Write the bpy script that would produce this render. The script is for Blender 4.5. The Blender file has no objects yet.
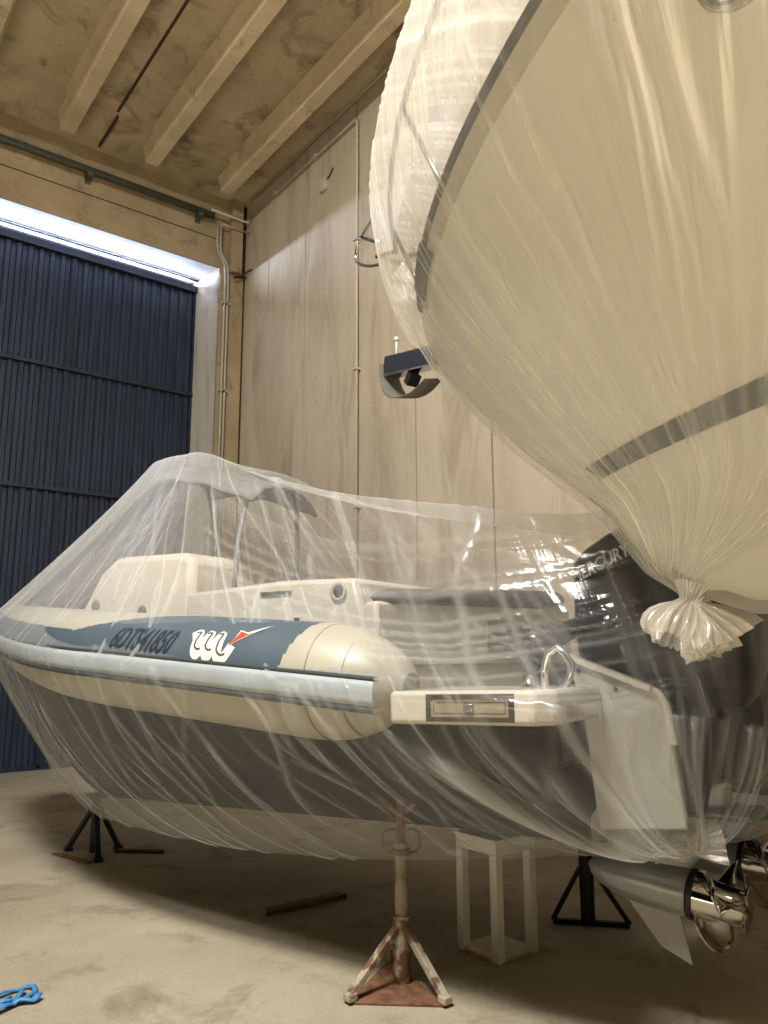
import bpy, math, random
import numpy as np
from mathutils import Vector, Matrix
random.seed(4); rng = np.random.default_rng(7)
SC = bpy.context.scene
COL = SC.collection
pi = math.pi

# ------------------------------------------------------------------ helpers
class MB:
    """collects vertices, faces and per-face material slots for ONE mesh"""
    def __init__(s): s.v=[]; s.f=[]; s.m=[]
    def add(s, v, f, mi=0):
        o=len(s.v); s.v += [tuple(map(float,p)) for p in v]
        s.f += [tuple(i+o for i in q) for q in f]; s.m += [mi]*len(f) if isinstance(mi,int) else list(mi)
    def box(s, lo, hi, mi=0):
        x0,y0,z0=lo; x1,y1,z1=hi
        s.add([(x0,y0,z0),(x1,y0,z0),(x1,y1,z0),(x0,y1,z0),(x0,y0,z1),(x1,y0,z1),(x1,y1,z1),(x0,y1,z1)],
              [(0,3,2,1),(4,5,6,7),(0,1,5,4),(1,2,6,5),(2,3,7,6),(3,0,4,7)], mi)
    def bar(s, a, b, w, h, up=(0,0,1), mi=0, w2=None, h2=None):
        a=Vector(a); b=Vector(b); d=(b-a).normalized(); up=Vector(up)
        if abs(d.dot(up))>.97: up=Vector((1,0,0))
        r=d.cross(up).normalized(); u=r.cross(d)
        w2=w if w2 is None else w2; h2=h if h2 is None else h2
        v=[]
        for p,ww,hh in ((a,w,h),(b,w2,h2)):
            for i,j in ((-1,-1),(1,-1),(1,1),(-1,1)): v.append(p+r*(i*ww/2)+u*(j*hh/2))
        s.add(v,[(0,1,2,3),(7,6,5,4),(0,4,5,1),(1,5,6,2),(2,6,7,3),(3,7,4,0)],mi)
    def tube(s, pts, r, n=10, closed=False, mi=0, cap=True):
        pts=[Vector(p) for p in pts]; N=len(pts)
        rs=[r]*N if not hasattr(r,'__len__') else r
        up=None; v=[]
        for i,p in enumerate(pts):
            if closed: d=pts[(i+1)%N]-pts[i-1]
            else: d=pts[min(i+1,N-1)]-pts[max(i-1,0)]
            d.normalize()
            if up is None:
                t=Vector((0,0,1)) if abs(d.z)<.9 else Vector((1,0,0)); up=(t-d*t.dot(d)).normalized()
            else: up=(up-d*up.dot(d)).normalized()
            sd=d.cross(up)
            for k in range(n):
                a=2*pi*k/n; v.append(p+(up*math.cos(a)+sd*math.sin(a))*rs[i])
        f=[]
        for i in range(N if closed else N-1):
            j=(i+1)%N
            for k in range(n): f.append((i*n+k, j*n+k, j*n+(k+1)%n, i*n+(k+1)%n))
        if cap and not closed: f += [tuple(range(n)), tuple(range((N-1)*n, N*n))[::-1]]
        s.add(v,f,mi)
    def lathe(s, prof, origin, axis, n=32, mi=0, flute=None):
        """prof: list of (t along axis, radius)"""
        ax=Vector(axis).normalized(); t=Vector((0,0,1)) if abs(ax.z)<.9 else Vector((1,0,0))
        u=(t-ax*t.dot(ax)).normalized(); w=ax.cross(u); o=Vector(origin); v=[];f=[]
        for i,(tt,r) in enumerate(prof):
            for k in range(n):
                a=2*pi*k/n; rr=r if flute is None else flute(i/(len(prof)-1),a,r)
                v.append(o+ax*tt+(u*math.cos(a)+w*math.sin(a))*rr)
        for i in range(len(prof)-1):
            for k in range(n): f.append((i*n+k,i*n+(k+1)%n,(i+1)*n+(k+1)%n,(i+1)*n+k))
        s.add(v,f,mi)
    def prism(s, poly, origin, ex, ey, ez, thick, mi=0):
        """poly (a,b) in plane ex,ey ; extruded +-thick/2 along ez"""
        o=Vector(origin); ex=Vector(ex);ey=Vector(ey);ez=Vector(ez); n=len(poly)
        v=[o+ex*a+ey*b-ez*thick/2 for a,b in poly]+[o+ex*a+ey*b+ez*thick/2 for a,b in poly]
        f=[tuple(range(n))[::-1],tuple(range(n,2*n))]+[(i,(i+1)%n,n+(i+1)%n,n+i) for i in range(n)]
        s.add(v,f,mi)
    def grid(s, P, closed_u=False, closed_v=False, mi=0, mfun=None):
        P=np.asarray(P,float); nu,nv=P.shape[:2]; f=[];m=[]
        for i in range(nu if closed_u else nu-1):
            for j in range(nv if closed_v else nv-1):
                f.append((i*nv+j,((i+1)%nu)*nv+j,((i+1)%nu)*nv+(j+1)%nv,i*nv+(j+1)%nv)); m.append(mfun(i,j) if mfun else mi)
        s.add(P.reshape(-1,3),f,m)
    def build(s, name, mats, parent=None, smooth=False, bevel=0, loc=None):
        me=bpy.data.meshes.new(name); me.from_pydata(s.v,[],s.f); me.validate()
        mats=mats if isinstance(mats,(list,tuple)) else [mats]
        for m in mats: me.materials.append(m)
        if len(mats)>1 and len(s.m)==len(me.polygons): me.polygons.foreach_set('material_index',s.m)
        if smooth: me.polygons.foreach_set('use_smooth',[True]*len(me.polygons))
        me.update()
        o=bpy.data.objects.new(name,me); COL.objects.link(o)
        if parent: o.parent=parent
        if loc: o.location=loc
        if bevel:
            b=o.modifiers.new('b','BEVEL'); b.width=bevel; b.segments=2; b.limit_method='ANGLE'
        if smooth=='auto' or bevel:
            me.polygons.foreach_set('use_smooth',[True]*len(me.polygons))
            me.set_sharp_from_angle(angle=math.radians(35))
        return o

def tag(o,label=None,cat=None,group=None,kind=None):
    if label: o['label']=label
    if cat: o['category']=cat
    if group: o['group']=group
    if kind: o['kind']=kind
    return o
def empty(name,loc=(0,0,0),rz=0):
    o=bpy.data.objects.new(name,None); COL.objects.link(o); o.location=loc; o.rotation_euler=(0,0,rz); o.empty_display_size=.1
    return o
def crom(T,X,t):
    """piecewise cubic (monotone-ish) interpolation of table X at t"""
    T=np.asarray(T,float); X=np.asarray(X,float); t=np.asarray(t,float)
    m=np.gradient(X,T,axis=0)
    i=np.clip(np.searchsorted(T,t,side='right')-1,0,len(T)-2); h=T[i+1]-T[i]; q=(t-T[i])/h
    if X.ndim>1: q=q[:,None]; h=h[:,None]
    h00=2*q**3-3*q**2+1;h10=q**3-2*q**2+q;h01=-2*q**3+3*q**2;h11=q**3-q**2
    return h00*X[i]+h10*h*m[i]+h01*X[i+1]+h11*h*m[i+1]

# ------------------------------------------------------------------ materials
def newmat(name):
    m=bpy.data.materials.new(name); m.use_nodes=True; nt=m.node_tree; nt.nodes.clear()
    out=nt.nodes.new('ShaderNodeOutputMaterial'); return m,nt,out
def N(nt,t,**k):
    n=nt.nodes.new(t)
    for a,b in k.items(): setattr(n,a,b)
    return n
def lin(c):
    return tuple(((x/255)/12.92 if x/255<=.04045 else ((x/255+.055)/1.055)**2.4) for x in c)+(1,)
def simple(name,rgb,rough=.5,metal=0,var=.12,scale=8,bump=0,spec=.5,stretch=(1,1,1),rgb2=None,thr=(.35,.65),coat=0):
    """principled with noise variation between rgb*(1-var) and rgb, optional second colour in patches"""
    m,nt,out=newmat(name); b=N(nt,'ShaderNodeBsdfPrincipled'); nt.links.new(b.outputs[0],out.inputs[0])
    b.inputs['Roughness'].default_value=rough; b.inputs['Metallic'].default_value=metal
    b.inputs['Specular IOR Level'].default_value=spec; b.inputs['Coat Weight'].default_value=coat
    tc=N(nt,'ShaderNodeTexCoord'); mp=N(nt,'ShaderNodeMapping'); mp.inputs['Scale'].default_value=stretch
    nt.links.new(tc.outputs['Object'],mp.inputs[0])
    no=N(nt,'ShaderNodeTexNoise'); no.inputs['Scale'].default_value=scale; no.inputs['Detail'].default_value=6; no.inputs['Roughness'].default_value=.6
    nt.links.new(mp.outputs[0],no.inputs['Vector'])
    r=N(nt,'ShaderNodeValToRGB'); c=lin(rgb); c2=lin(rgb2) if rgb2 else tuple(x*(1-var) for x in c[:3])+(1,)
    r.color_ramp.elements[0].position=thr[0]; r.color_ramp.elements[1].position=thr[1]
    r.color_ramp.elements[0].color=c2; r.color_ramp.elements[1].color=c
    nt.links.new(no.outputs['Fac'],r.inputs[0]); nt.links.new(r.outputs[0],b.inputs['Base Color'])
    if bump:
        bp=N(nt,'ShaderNodeBump'); bp.inputs['Strength'].default_value=bump; bp.inputs['Distance'].default_value=.01
        nt.links.new(no.outputs['Fac'],bp.inputs['Height']); nt.links.new(bp.outputs[0],b.inputs['Normal'])
    return m
def concrete(name,light,dark,stain,s1=(1,1,1),sc1=.6,s2=(1,1,1),sc2=4,stain_thr=(.52,.72),rough=.85,bump=.3,fine=60):
    m,nt,out=newmat(name); b=N(nt,'ShaderNodeBsdfPrincipled'); nt.links.new(b.outputs[0],out.inputs[0])
    b.inputs['Roughness'].default_value=rough; b.inputs['Specular IOR Level'].default_value=.3
    tc=N(nt,'ShaderNodeTexCoord')
    def noise(st,sc,det=7,ro=.62,dist=0):
        mp=N(nt,'ShaderNodeMapping'); mp.inputs['Scale'].default_value=st; nt.links.new(tc.outputs['Object'],mp.inputs[0])
        n=N(nt,'ShaderNodeTexNoise'); n.inputs['Scale'].default_value=sc; n.inputs['Detail'].default_value=det; n.inputs['Roughness'].default_value=ro
        n.inputs['Distortion'].default_value=dist
        nt.links.new(mp.outputs[0],n.inputs['Vector']); return n
    def ramp(n,a,b_,ca,cb):
        r=N(nt,'ShaderNodeValToRGB'); r.color_ramp.elements[0].position=a; r.color_ramp.elements[1].position=b_
        r.color_ramp.elements[0].color=ca; r.color_ramp.elements[1].color=cb; nt.links.new(n.outputs['Fac'],r.inputs[0]); return r
    n1=noise(s1,sc1); r1=ramp(n1,.3,.7,lin(dark),lin(light))
    n2=noise(s2,sc2,8,.68,.6); r2=ramp(n2,stain_thr[0],stain_thr[1],(0,0,0,1),(1,1,1,1))
    mx=N(nt,'ShaderNodeMix',data_type='RGBA'); nt.links.new(r2.outputs[0],mx.inputs[0]); nt.links.new(r1.outputs[0],mx.inputs[6]); mx.inputs[7].default_value=lin(stain)
    n3=noise((1,1,1),fine,4); r3=ramp(n3,.3,.7,(.86,.86,.86,1),(1.06,1.06,1.06,1))
    mu=N(nt,'ShaderNodeMix',data_type='RGBA',blend_type='MULTIPLY'); mu.inputs[0].default_value=1
    nt.links.new(mx.outputs[2],mu.inputs[6]); nt.links.new(r3.outputs[0],mu.inputs[7]); nt.links.new(mu.outputs[2],b.inputs['Base Color'])
    bp=N(nt,'ShaderNodeBump'); bp.inputs['Strength'].default_value=bump; bp.inputs['Distance'].default_value=.01
    ad=N(nt,'ShaderNodeMath',operation='ADD'); nt.links.new(n3.outputs['Fac'],ad.inputs[0]); nt.links.new(n2.outputs['Fac'],ad.inputs[1])
    nt.links.new(ad.outputs[0],bp.inputs['Height']); nt.links.new(bp.outputs[0],b.inputs['Normal'])
    return m
def film(name,base,k_fold,k_noise,fa,fl,tint=(255,250,240),gloss=.10,bump=.35,rough=.16,crumple=.35):
    """thin clear plastic: mostly transparent, milky where it gathers into folds. UV.x runs across the folds, UV.y along."""
    m,nt,out=newmat(name); L=nt.links.new
    uv=N(nt,'ShaderNodeUVMap'); uv.uv_map='fold'
    def noise(su,sv,sc,det=3,ro=.55,dist=0):
        mp=N(nt,'ShaderNodeMapping'); mp.inputs['Scale'].default_value=(su,sv,1); L(uv.outputs[0],mp.inputs[0])
        n=N(nt,'ShaderNodeTexNoise',noise_dimensions='2D'); n.inputs['Scale'].default_value=sc; n.inputs['Detail'].default_value=det; n.inputs['Roughness'].default_value=ro
        n.inputs['Distortion'].default_value=dist
        L(mp.outputs[0],n.inputs['Vector']); return n
    def mr(sock,a,b,c,d):
        r=N(nt,'ShaderNodeMapRange'); r.inputs[1].default_value=a;r.inputs[2].default_value=b;r.inputs[3].default_value=c;r.inputs[4].default_value=d
        L(sock,r.inputs[0]); return r.outputs[0]
    def mth(op,x,y,cl=False):
        n=N(nt,'ShaderNodeMath',operation=op,use_clamp=cl)
        for i,q in enumerate((x,y)):
            if isinstance(q,(int,float)): n.inputs[i].default_value=q
            else: L(q,n.inputs[i])
        return n.outputs[0]
    na=noise(fa,fl,1,4,.6,.05); nb=noise(fa*.28,fl*1.3,1,3,.55,.1); ncr=noise(fa*.12,fl*9,1,6,.7,1.2)
    s1=mr(na.outputs['Fac'],.5,.78,0,1); s2=mr(nb.outputs['Fac'],.45,.75,0,1)
    at=N(nt,'ShaderNodeAttribute',attribute_name='ridge')
    lw=N(nt,'ShaderNodeLayerWeight'); lw.inputs['Blend'].default_value=.5
    fc=mth('POWER',lw.outputs['Facing'],3.0)
    op=mth('ADD',base,mth('MULTIPLY',at.outputs['Fac'],k_fold))
    op=mth('ADD',op,mth('MULTIPLY',mth('MULTIPLY',s1,s2),k_noise))
    op=mth('ADD',op,mth('MULTIPLY',fc,.30),True)
    op=mth('MINIMUM',op,.92)
    bp=N(nt,'ShaderNodeBump'); bp.inputs['Strength'].default_value=bump; bp.inputs['Distance'].default_value=.02
    hh=mth('ADD',mth('MULTIPLY',na.outputs['Fac'],.6),mth('ADD',mth('MULTIPLY',nb.outputs['Fac'],.8),mth('MULTIPLY',ncr.outputs['Fac'],crumple)))
    L(hh,bp.inputs['Height'])
    tr=N(nt,'ShaderNodeBsdfTransparent'); tr.inputs[0].default_value=(.97,.97,.965,1)
    di=N(nt,'ShaderNodeBsdfDiffuse'); di.inputs[0].default_value=lin(tint)
    tl=N(nt,'ShaderNodeBsdfTranslucent'); tl.inputs[0].default_value=lin(tint)
    L(bp.outputs[0],di.inputs['Normal'])
    m1=N(nt,'ShaderNodeMixShader'); m1.inputs[0].default_value=.5; L(di.outputs[0],m1.inputs[1]); L(tl.outputs[0],m1.inputs[2])
    m2=N(nt,'ShaderNodeMixShader'); L(op,m2.inputs[0]); L(tr.outputs[0],m2.inputs[1]); L(m1.outputs[0],m2.inputs[2])
    gl=N(nt,'ShaderNodeBsdfGlossy'); gl.inputs['Roughness'].default_value=rough; gl.inputs[0].default_value=(1,1,1,1); L(bp.outputs[0],gl.inputs['Normal'])
    gf=mth('ADD',gloss,mth('MULTIPLY',fc,.22),True)
    m3=N(nt,'ShaderNodeMixShader'); L(gf,m3.inputs[0]); L(m2.outputs[0],m3.inputs[1]); L(gl.outputs[0],m3.inputs[2])
    L(m3.outputs[0],out.inputs[0]); return m

M={}
M['floor']=concrete('floor_concrete',(176,166,143),(144,134,114),(108,99,82),sc1=.7,sc2=2.2,stain_thr=(.52,.75),rough=.7)
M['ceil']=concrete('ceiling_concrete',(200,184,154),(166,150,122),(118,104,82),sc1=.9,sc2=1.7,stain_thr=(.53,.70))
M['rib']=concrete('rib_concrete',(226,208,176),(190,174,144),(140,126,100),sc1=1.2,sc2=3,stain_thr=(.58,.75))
M['wallR']=concrete('panel_concrete',(198,184,162),(176,161,139),(128,110,88),s1=(1,1.5,.25),sc1=.9,s2=(1,1.9,.4),sc2=1.2,stain_thr=(.48,.85),bump=.12)
M['wallL']=concrete('lintel_concrete',(176,158,126),(146,128,100),(110,96,74),s1=(1,1,1.6),sc1=.8,sc2=2.4,stain_thr=(.55,.75),bump=.2)
M['joint']=simple('dark_joint',(60,52,42),.9)
M['jamb']=concrete('painted_jamb',(206,198,184),(186,176,160),(150,138,120),s2=(3,3,.3),sc2=2,bump=.1)
M['soffit']=simple('soffit_paint',(226,226,230),.7,var=.15,scale=3)
M['door']=simple('blue_door_steel',(40,53,72),.42,0,var=.45,scale=5,stretch=(3,1,.25),spec=.5)
M['doorrail']=simple('blue_rail_steel',(32,41,55),.5,0,var=.4,scale=6)
M['galv']=simple('grey_green_steel',(92,98,88),.45,.3,var=.3,scale=12)
M['pvc']=simple('pale_conduit',(178,170,152),.5,var=.12,scale=9)
M['pvcdirty']=simple('cream_conduit',(196,186,164),.5,var=.15,scale=9)
M['cable']=simple('black_cable',(28,26,24),.6)
M['rust']=simple('rusty_steel',(122,86,58),.85,0,rgb2=(84,54,36),scale=18,thr=(.35,.6),bump=.4)
M['chip']=simple('chipped_white_paint',(168,156,136),.7,0,rgb2=(104,72,50),scale=11,thr=(.46,.56),bump=.25)
M['postpaint']=simple('worn_white_paint',(158,148,130),.6,0,rgb2=(112,80,58),scale=9,thr=(.40,.54),bump=.1)
M['bluepaint']=simple('dark_blue_paint',(34,48,72),.5,0,rgb2=(22,26,34),scale=9)
M['darksteel']=simple('dark_steel',(30,28,27),.6,.2)
M['whitepaint']=simple('white_painted_timber',(240,234,220),.6,var=.12,scale=14,stretch=(3,3,.4))
M['plywood']=simple('pale_board',(214,204,184),.7,var=.15,scale=8)
M['wood']=simple('scrap_wood',(140,104,62),.8,rgb2=(96,68,38),scale=6,stretch=(2,14,8),thr=(.3,.7),bump=.3)
M['rope']=simple('blue_strap',(70,140,200),.5,var=.35,scale=22)
M['gel']=simple('white_gelcoat',(190,184,171),.25,var=.05,scale=3,coat=.3)
M['hypwhite']=simple('white_hypalon',(166,161,145),.45,var=.06,scale=6)
M['hypnavy']=simple('grey_navy_hypalon',(74,88,98),.5,var=.12,scale=5)
M['fender']=simple('pale_blue_grey_rubber',(160,168,172),.5,var=.1,scale=6)
M['fenderdark']=simple('dark_rubber_strip',(58,64,66),.55)
M['hull']=simple('dark_hull_paint',(16,21,22),.65,spec=.2,var=.3,scale=3)
M['ink']=simple('black_lettering',(40,46,54),.5)
M['logowhite']=simple('cream_emblem',(232,226,208),.45)
M['red']=simple('red_emblem',(196,60,52),.45)
M['inkgrey']=simple('grey_emblem_line',(84,80,72),.5)
M['cushion']=simple('grey_cushion',(92,90,84),.7,var=.15,scale=12)
M['sunpad']=simple('cream_sunpad',(206,198,184),.6)
M['canvas']=simple('grey_canvas',(122,122,118),.8,var=.15,scale=15)
M['acrylic']=simple('smoked_screen',(60,66,72),.12)
M['steel']=simple('stainless_steel',(200,198,192),.16,1,var=.06,scale=12)
M['chrome']=simple('polished_propeller',(206,202,194),.08,1,var=.08,scale=14)
M['frameblk']=simple('dark_frame',(46,42,36),.4)
M['hatch']=simple('taupe_hatch',(142,130,112),.35,var=.12,scale=7)
M['dark']=simple('dark_recess',(40,40,38),.7)
M['cowl']=simple('black_cowl',(11,15,22),.32,var=.2,scale=4,spec=.35)
M['motorgrey']=simple('silver_grey_casting',(150,152,148),.3,.35,var=.15,scale=8)
M['blackpl']=simple('black_plastic',(22,22,22),.45)
M['wing']=simple('grey_gelcoat',(158,156,148),.35,var=.08,scale=6)
M['decal']=simple('silver_decal',(168,170,172),.4,.2)
M['yachthull']=simple('ivory_gelcoat',(196,190,175),.3,var=.05,scale=1.5,coat=.3)
M['rubrail']=simple('grey_rubrail',(164,156,140),.4,0)
M['navy']=simple('navy_stripe',(44,50,54),.4)
M['strap']=simple('grey_webbing',(86,82,74),.8,var=.2,scale=30)
M['hose']=simple('black_hose',(26,27,28),.6)
M['film']=film('clear_wrap',.04,.32,.52,130,.55,gloss=.04,bump=.3,crumple=.25,tint=(246,248,250))
M['filmy']=film('clear_wrap_yacht',.13,.26,.40,90,.4,gloss=.06,bump=.5,crumple=.08)
M['filmk']=film('gathered_wrap',.25,.35,.5,40,1.0,gloss=.10)

# ------------------------------------------------------------------ camera
f_px=774.07; yaw,pitch,roll=[math.radians(x) for x in (37.743,10.441,-0.24)]
fwd=Vector((math.sin(yaw)*math.cos(pitch),math.cos(yaw)*math.cos(pitch),math.sin(pitch)))
r0=Vector((math.cos(yaw),-math.sin(yaw),0)); u0=r0.cross(fwd)
R=r0*math.cos(roll)+u0*math.sin(roll); U=u0*math.cos(roll)-r0*math.sin(roll)
cd=bpy.data.cameras.new('camera'); cam=bpy.data.objects.new('camera',cd); COL.objects.link(cam)
cam.matrix_world=Matrix(((R.x,U.x,-fwd.x,0),(R.y,U.y,-fwd.y,0),(R.z,U.z,-fwd.z,1.5),(0,0,0,1)))
cd.sensor_fit='HORIZONTAL'; cd.sensor_width=36; cd.lens=36*f_px/768; cd.clip_start=.05; cd.clip_end=200
SC.camera=cam

# ------------------------------------------------------------------ room shell
Xw=5.234; Yi=10.337; Yd=11.2; zc=8.66
m=MB(); m.box((-9,-7,-.2),(6,12.6,0)); tag(m.build('floor',M['floor']),kind='structure')
# ceiling: slab, solid end zone, double-tee ribs
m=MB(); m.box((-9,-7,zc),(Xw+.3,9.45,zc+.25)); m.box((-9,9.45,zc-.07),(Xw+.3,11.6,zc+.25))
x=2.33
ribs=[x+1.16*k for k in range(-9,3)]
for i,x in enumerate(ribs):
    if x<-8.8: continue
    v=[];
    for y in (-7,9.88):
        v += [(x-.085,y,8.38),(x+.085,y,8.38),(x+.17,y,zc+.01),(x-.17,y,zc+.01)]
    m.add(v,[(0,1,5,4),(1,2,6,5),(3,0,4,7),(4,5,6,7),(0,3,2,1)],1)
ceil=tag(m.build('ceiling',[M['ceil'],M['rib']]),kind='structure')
m=MB()
for x in (2.84,2.84-2.32,2.84-4.64): m.box((x-.018,-7,zc-.006),(x+.018,9.449,zc+.02)); m.box((x-.014,9.449,zc-.106),(x+.014,10.2,zc-.05))
m.build('panel_joint',M['joint'],ceil)
# right wall of precast panels with open joints
ys=[-7,-4.6,-2.2,.25,2.65,5.06,6.19,7.30,8.52,9.56,11.6]
m=MB()
for a,b in zip(ys[:-1],ys[1:]): m.box((Xw,a+.012,0),(Xw+.2,b-.012,8.66))
m.box((Xw+.03,-7,0),(Xw+.25,11.6,8.66),1)
wr=tag(m.build('wall_right',[M['wallR'],M['joint']]),kind='structure')
# door wall: lintel, jamb pier and corner stub
m=MB()
ztop=7.40
m.add([(-9,Yi,ztop),(4.80,Yi,ztop),(4.80,11.5,ztop+.17),(-9,11.5,ztop+.17),(-9,Yi,zc),(4.80,Yi,zc),(4.80,11.5,zc),(-9,11.5,zc)],
      [(0,1,5,4),(2,3,7,6),(3,0,4,7),(1,2,6,5)],0)
m.add([(-9,Yi+.02,ztop+.003),(4.80,Yi+.02,ztop+.003),(4.80,11.5,ztop+.17),(-9,11.5,ztop+.17)],[(0,3,2,1)],1)
m.box((4.80,Yi,0),(Xw+.2,11.5,zc),0)
m.add([(4.797,Yi+.01,0),(4.797,11.5,0),(4.797,11.5,7.45),(4.797,Yi+.01,7.36)],[(0,1,2,3)],2)
m.box((4.80,Yi-.035,0),(5.19,Yi+.01,7.30),0)
m.box((-9,Yi-.004,7.86),(4.8,Yi+.01,7.875),3)
wl=tag(m.build('wall_left',[M['wallL'],M['soffit'],M['jamb'],M['joint']]),kind='structure')
m=MB(); m.box((4.93,Yi-.12,7.36),(5.12,Yi-.001,zc-.02)); tag(m.build('trim_1',M['wallL']),kind='structure')
# corner crack, dirty joint
m=MB(); m.box((5.185,Yi-.005,0),(Xw,Yi+.01,8.7)); m.build('corner_joint',M['joint'],wl)

# blue corrugated sliding door
door=empty('door_1',(2.88,Yd,0)); tag(door,kind='structure')
def leaf(x0,x1,z0,z1,y):
    m=MB(); pts=[]; x=x0; p=.15
    while x<x1-1e-4:
        for dx,dy in ((0,0),(.055,0),(.075,.035),(.13,.035)):
            if x+dx<x1: pts.append((x+dx,y+dy))
        x+=p
    pts.append((x1,y))
    for (xa,ya),(xb,yb) in zip(pts[:-1],pts[1:]):
        m.add([(xa,ya,z0),(xb,yb,z0),(xb,yb,z1),(xa,ya,z1),(xa,ya+.02,z0),(xb,yb+.02,z0),(xb,yb+.02,z1),(xa,ya+.02,z1)],[(0,1,2,3),(4,7,6,5),(3,2,6,7),(0,4,5,1)])
    return m
leaf(0.0,1.92,.05,7.40,0).build('corrugated_leaf',M['door'],door)
leaf(-3.63,.0,.05,7.40,-.015).build('corrugated_leaf',M['door'],door)
leaf(-7.4,-3.62,.05,7.40,0).build('corrugated_leaf',M['door'],door)
m=MB()
for z in (1.95,3.79,5.57): m.box((-7.4,-.06,z-.025),(1.92,-.016,z+.025))
m.build('cross_rail',M['doorrail'],door)
m=MB()
for x in (0,-3.63,1.9): m.box((x-.02,-.03,.05),(x+.02,.06,7.40))
m.build('leaf_stile',M['doorrail'],door)
m=MB(); m.box((-7.4,-.08,7.30),(1.92,.05,7.405)); m.build('head_rail',M['doorrail'],door)
m=MB(); m.box((-7.4,-.03,.03),(1.92,.03,.085)); m.build('bottom_rail',M['doorrail'],door)
m=MB(); m.box((-11.5,-.10,7.480),(1.91,-.06,7.506)); m.build('guide_rail',M['doorrail'],door)

# outside apron and facing wall, seen only through the gaps round the door
m=MB(); m.box((-9,12.6,-.2),(9,30,0)); tag(m.build('ground',M['floor']),kind='structure')

# ------------------------------------------------------------------ pipes on the walls
def pipe(name,pts,r,mat,label,cat='pipe',group=None,clips=None):
    m=MB(); m.tube(pts,r,8); o=m.build(name,mat,None,smooth=True); tag(o,label,cat,group)
    if clips:
        for c in clips:
            k=MB(); k.box((c[0]-r*2.2,c[1]-r*2.2,c[2]-.012),(c[0]+r*2.2,c[1]+r*2.2,c[2]+.012)); k.build('clip',mat,o)
    return o
pipe('steel_rail',[(-8.5,Yi-.12,8.16),(4.62,Yi-.12,8.16)],.055,M['galv'],'grey-green steel rail running under the ceiling above the blue door','rail')
o=bpy.data.objects['steel_rail']
for x in (-3,0,2.75,4.4):
    k=MB(); k.box((x-.04,Yi-.16,8.07),(x+.04,Yi,8.12)); k.box((x-.04,Yi-.02,8.02),(x+.04,Yi,8.25)); k.build('bracket',M['galv'],o)
for i,(dx,lab) in enumerate(((0,'left of the twin pale conduits running down the door pier'),(.05,'right of the twin pale conduits running down the door pier'))):
    pts=[(4.70+dx,Yi-.11,8.10),(4.70+dx,Yi-.10,7.75),(4.72+dx,Yi-.095,7.62),(4.84+dx,Yi-.088,7.42),(4.86+dx,Yi-.085,7.25),(4.862+dx,Yi-.085,0.0)]
    pipe('conduit',pts,.017,M['pvc'],lab,'pipe','twin conduits on the door pier',clips=[(4.862+dx,Yi-.085,z) for z in (1.2,2.6,4.0,5.4,6.8)])
pipe('conduit',[(4.55,Yi-.17,8.22),(5.16,Yi-.17,8.22),(5.19,Yi-.2,8.22)],.02,M['pvcdirty'],'short upper conduit crossing the corner above the pier')
pipe('conduit',[(4.75,Yi-.015,8.06),(4.75,Yi-.13,8.06),(4.77,Yi-.15,8.06),(5.234,Yi-.15,8.06)],.014,M['pvc'],'short lower conduit crossing the corner above the pier')
pipe('conduit',[(Xw-.045,Yi-.2,8.30),(Xw-.045,7.30,8.30),(Xw-.045,7.24,8.27),(Xw-.045,7.235,8.2),(Xw-.045,7.235,0)],.018,M['pvcdirty'],'long pale conduit along the concrete wall bending down beside a panel joint','pipe',None,
     clips=[(Xw-.045,7.235,z) for z in (1.5,3.2,4.9,6.6)]+[(Xw-.045,y,8.30) for y in (8.2,9.3)])
pipe('conduit',[(Xw-.05,10.1,8.59),(Xw-.05,-6.5,8.59)],.026,M['pvcdirty'],'pale conduit running just under the ceiling along the concrete wall')
m=MB(); m.box((Xw-.05,7.97,7.70),(Xw,8.11,7.88)); o=m.build('junction_box',M['pvcdirty'],bevel=.006); tag(o,'small pale junction box high on the concrete wall','box')
k=MB(); k.tube([(Xw-.02,7.97,7.84),(Xw-.02,7.90,7.85),(Xw-.02,7.82,7.93)],.008,6); k.build('cable',M['cable'],o)
m=MB(); m.bar((5.20,10.25,7.33),(4.98,10.2,7.25),.03,.03); m.bar((5.12,10.2,7.33),(5.23,10.1,7.42),.02,.02); tag(m.build('wall_bracket',M['darksteel']),'small dark steel bracket in the corner beside the pier top','bracket')

# ------------------------------------------------------------------ inflatable boat (own frame: x forward, y to port, z up)
TH=math.atan2(.954,-.3); BO=(3.1,3.08,0)
def rail_z(L): L=np.asarray(L,float); return 1.355+.066*L+.012*np.maximum(0,L-2)**2
def tube_c(L):
    L=np.asarray(L,float); q=np.clip((L-1.9)/2.82,0,1); return .93*(1-q**1.5)
def tube_r(L):
    L=np.asarray(L,float)
    r=np.where(L>2.5,.275-.075*np.clip((L-2.5)/2.2,0,1)**1.3,.275)
    q=np.clip((.45-L)/.55,0,1); return r*np.sqrt(np.maximum(1-q**2.2*.93,.02))
boat=empty('inflatable_boat',BO,TH)
tag(boat,'grey-navy and white inflatable boat under clear wrap, on stands before the blue door','boat')
Lm=np.concatenate([np.linspace(-.1,.6,60),np.linspace(.615,4.2,180),np.linspace(4.22,4.72,26)])
def centre(side):  # polyline of the tube centre on one side
    return [(L,side*float(tube_c(L)),float(rail_z(L))) for L in Lm]
path=centre(1)+centre(-1)[::-1][1:]
rad=[float(tube_r(L)) for L in Lm]; rad=rad+rad[::-1][1:]
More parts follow.
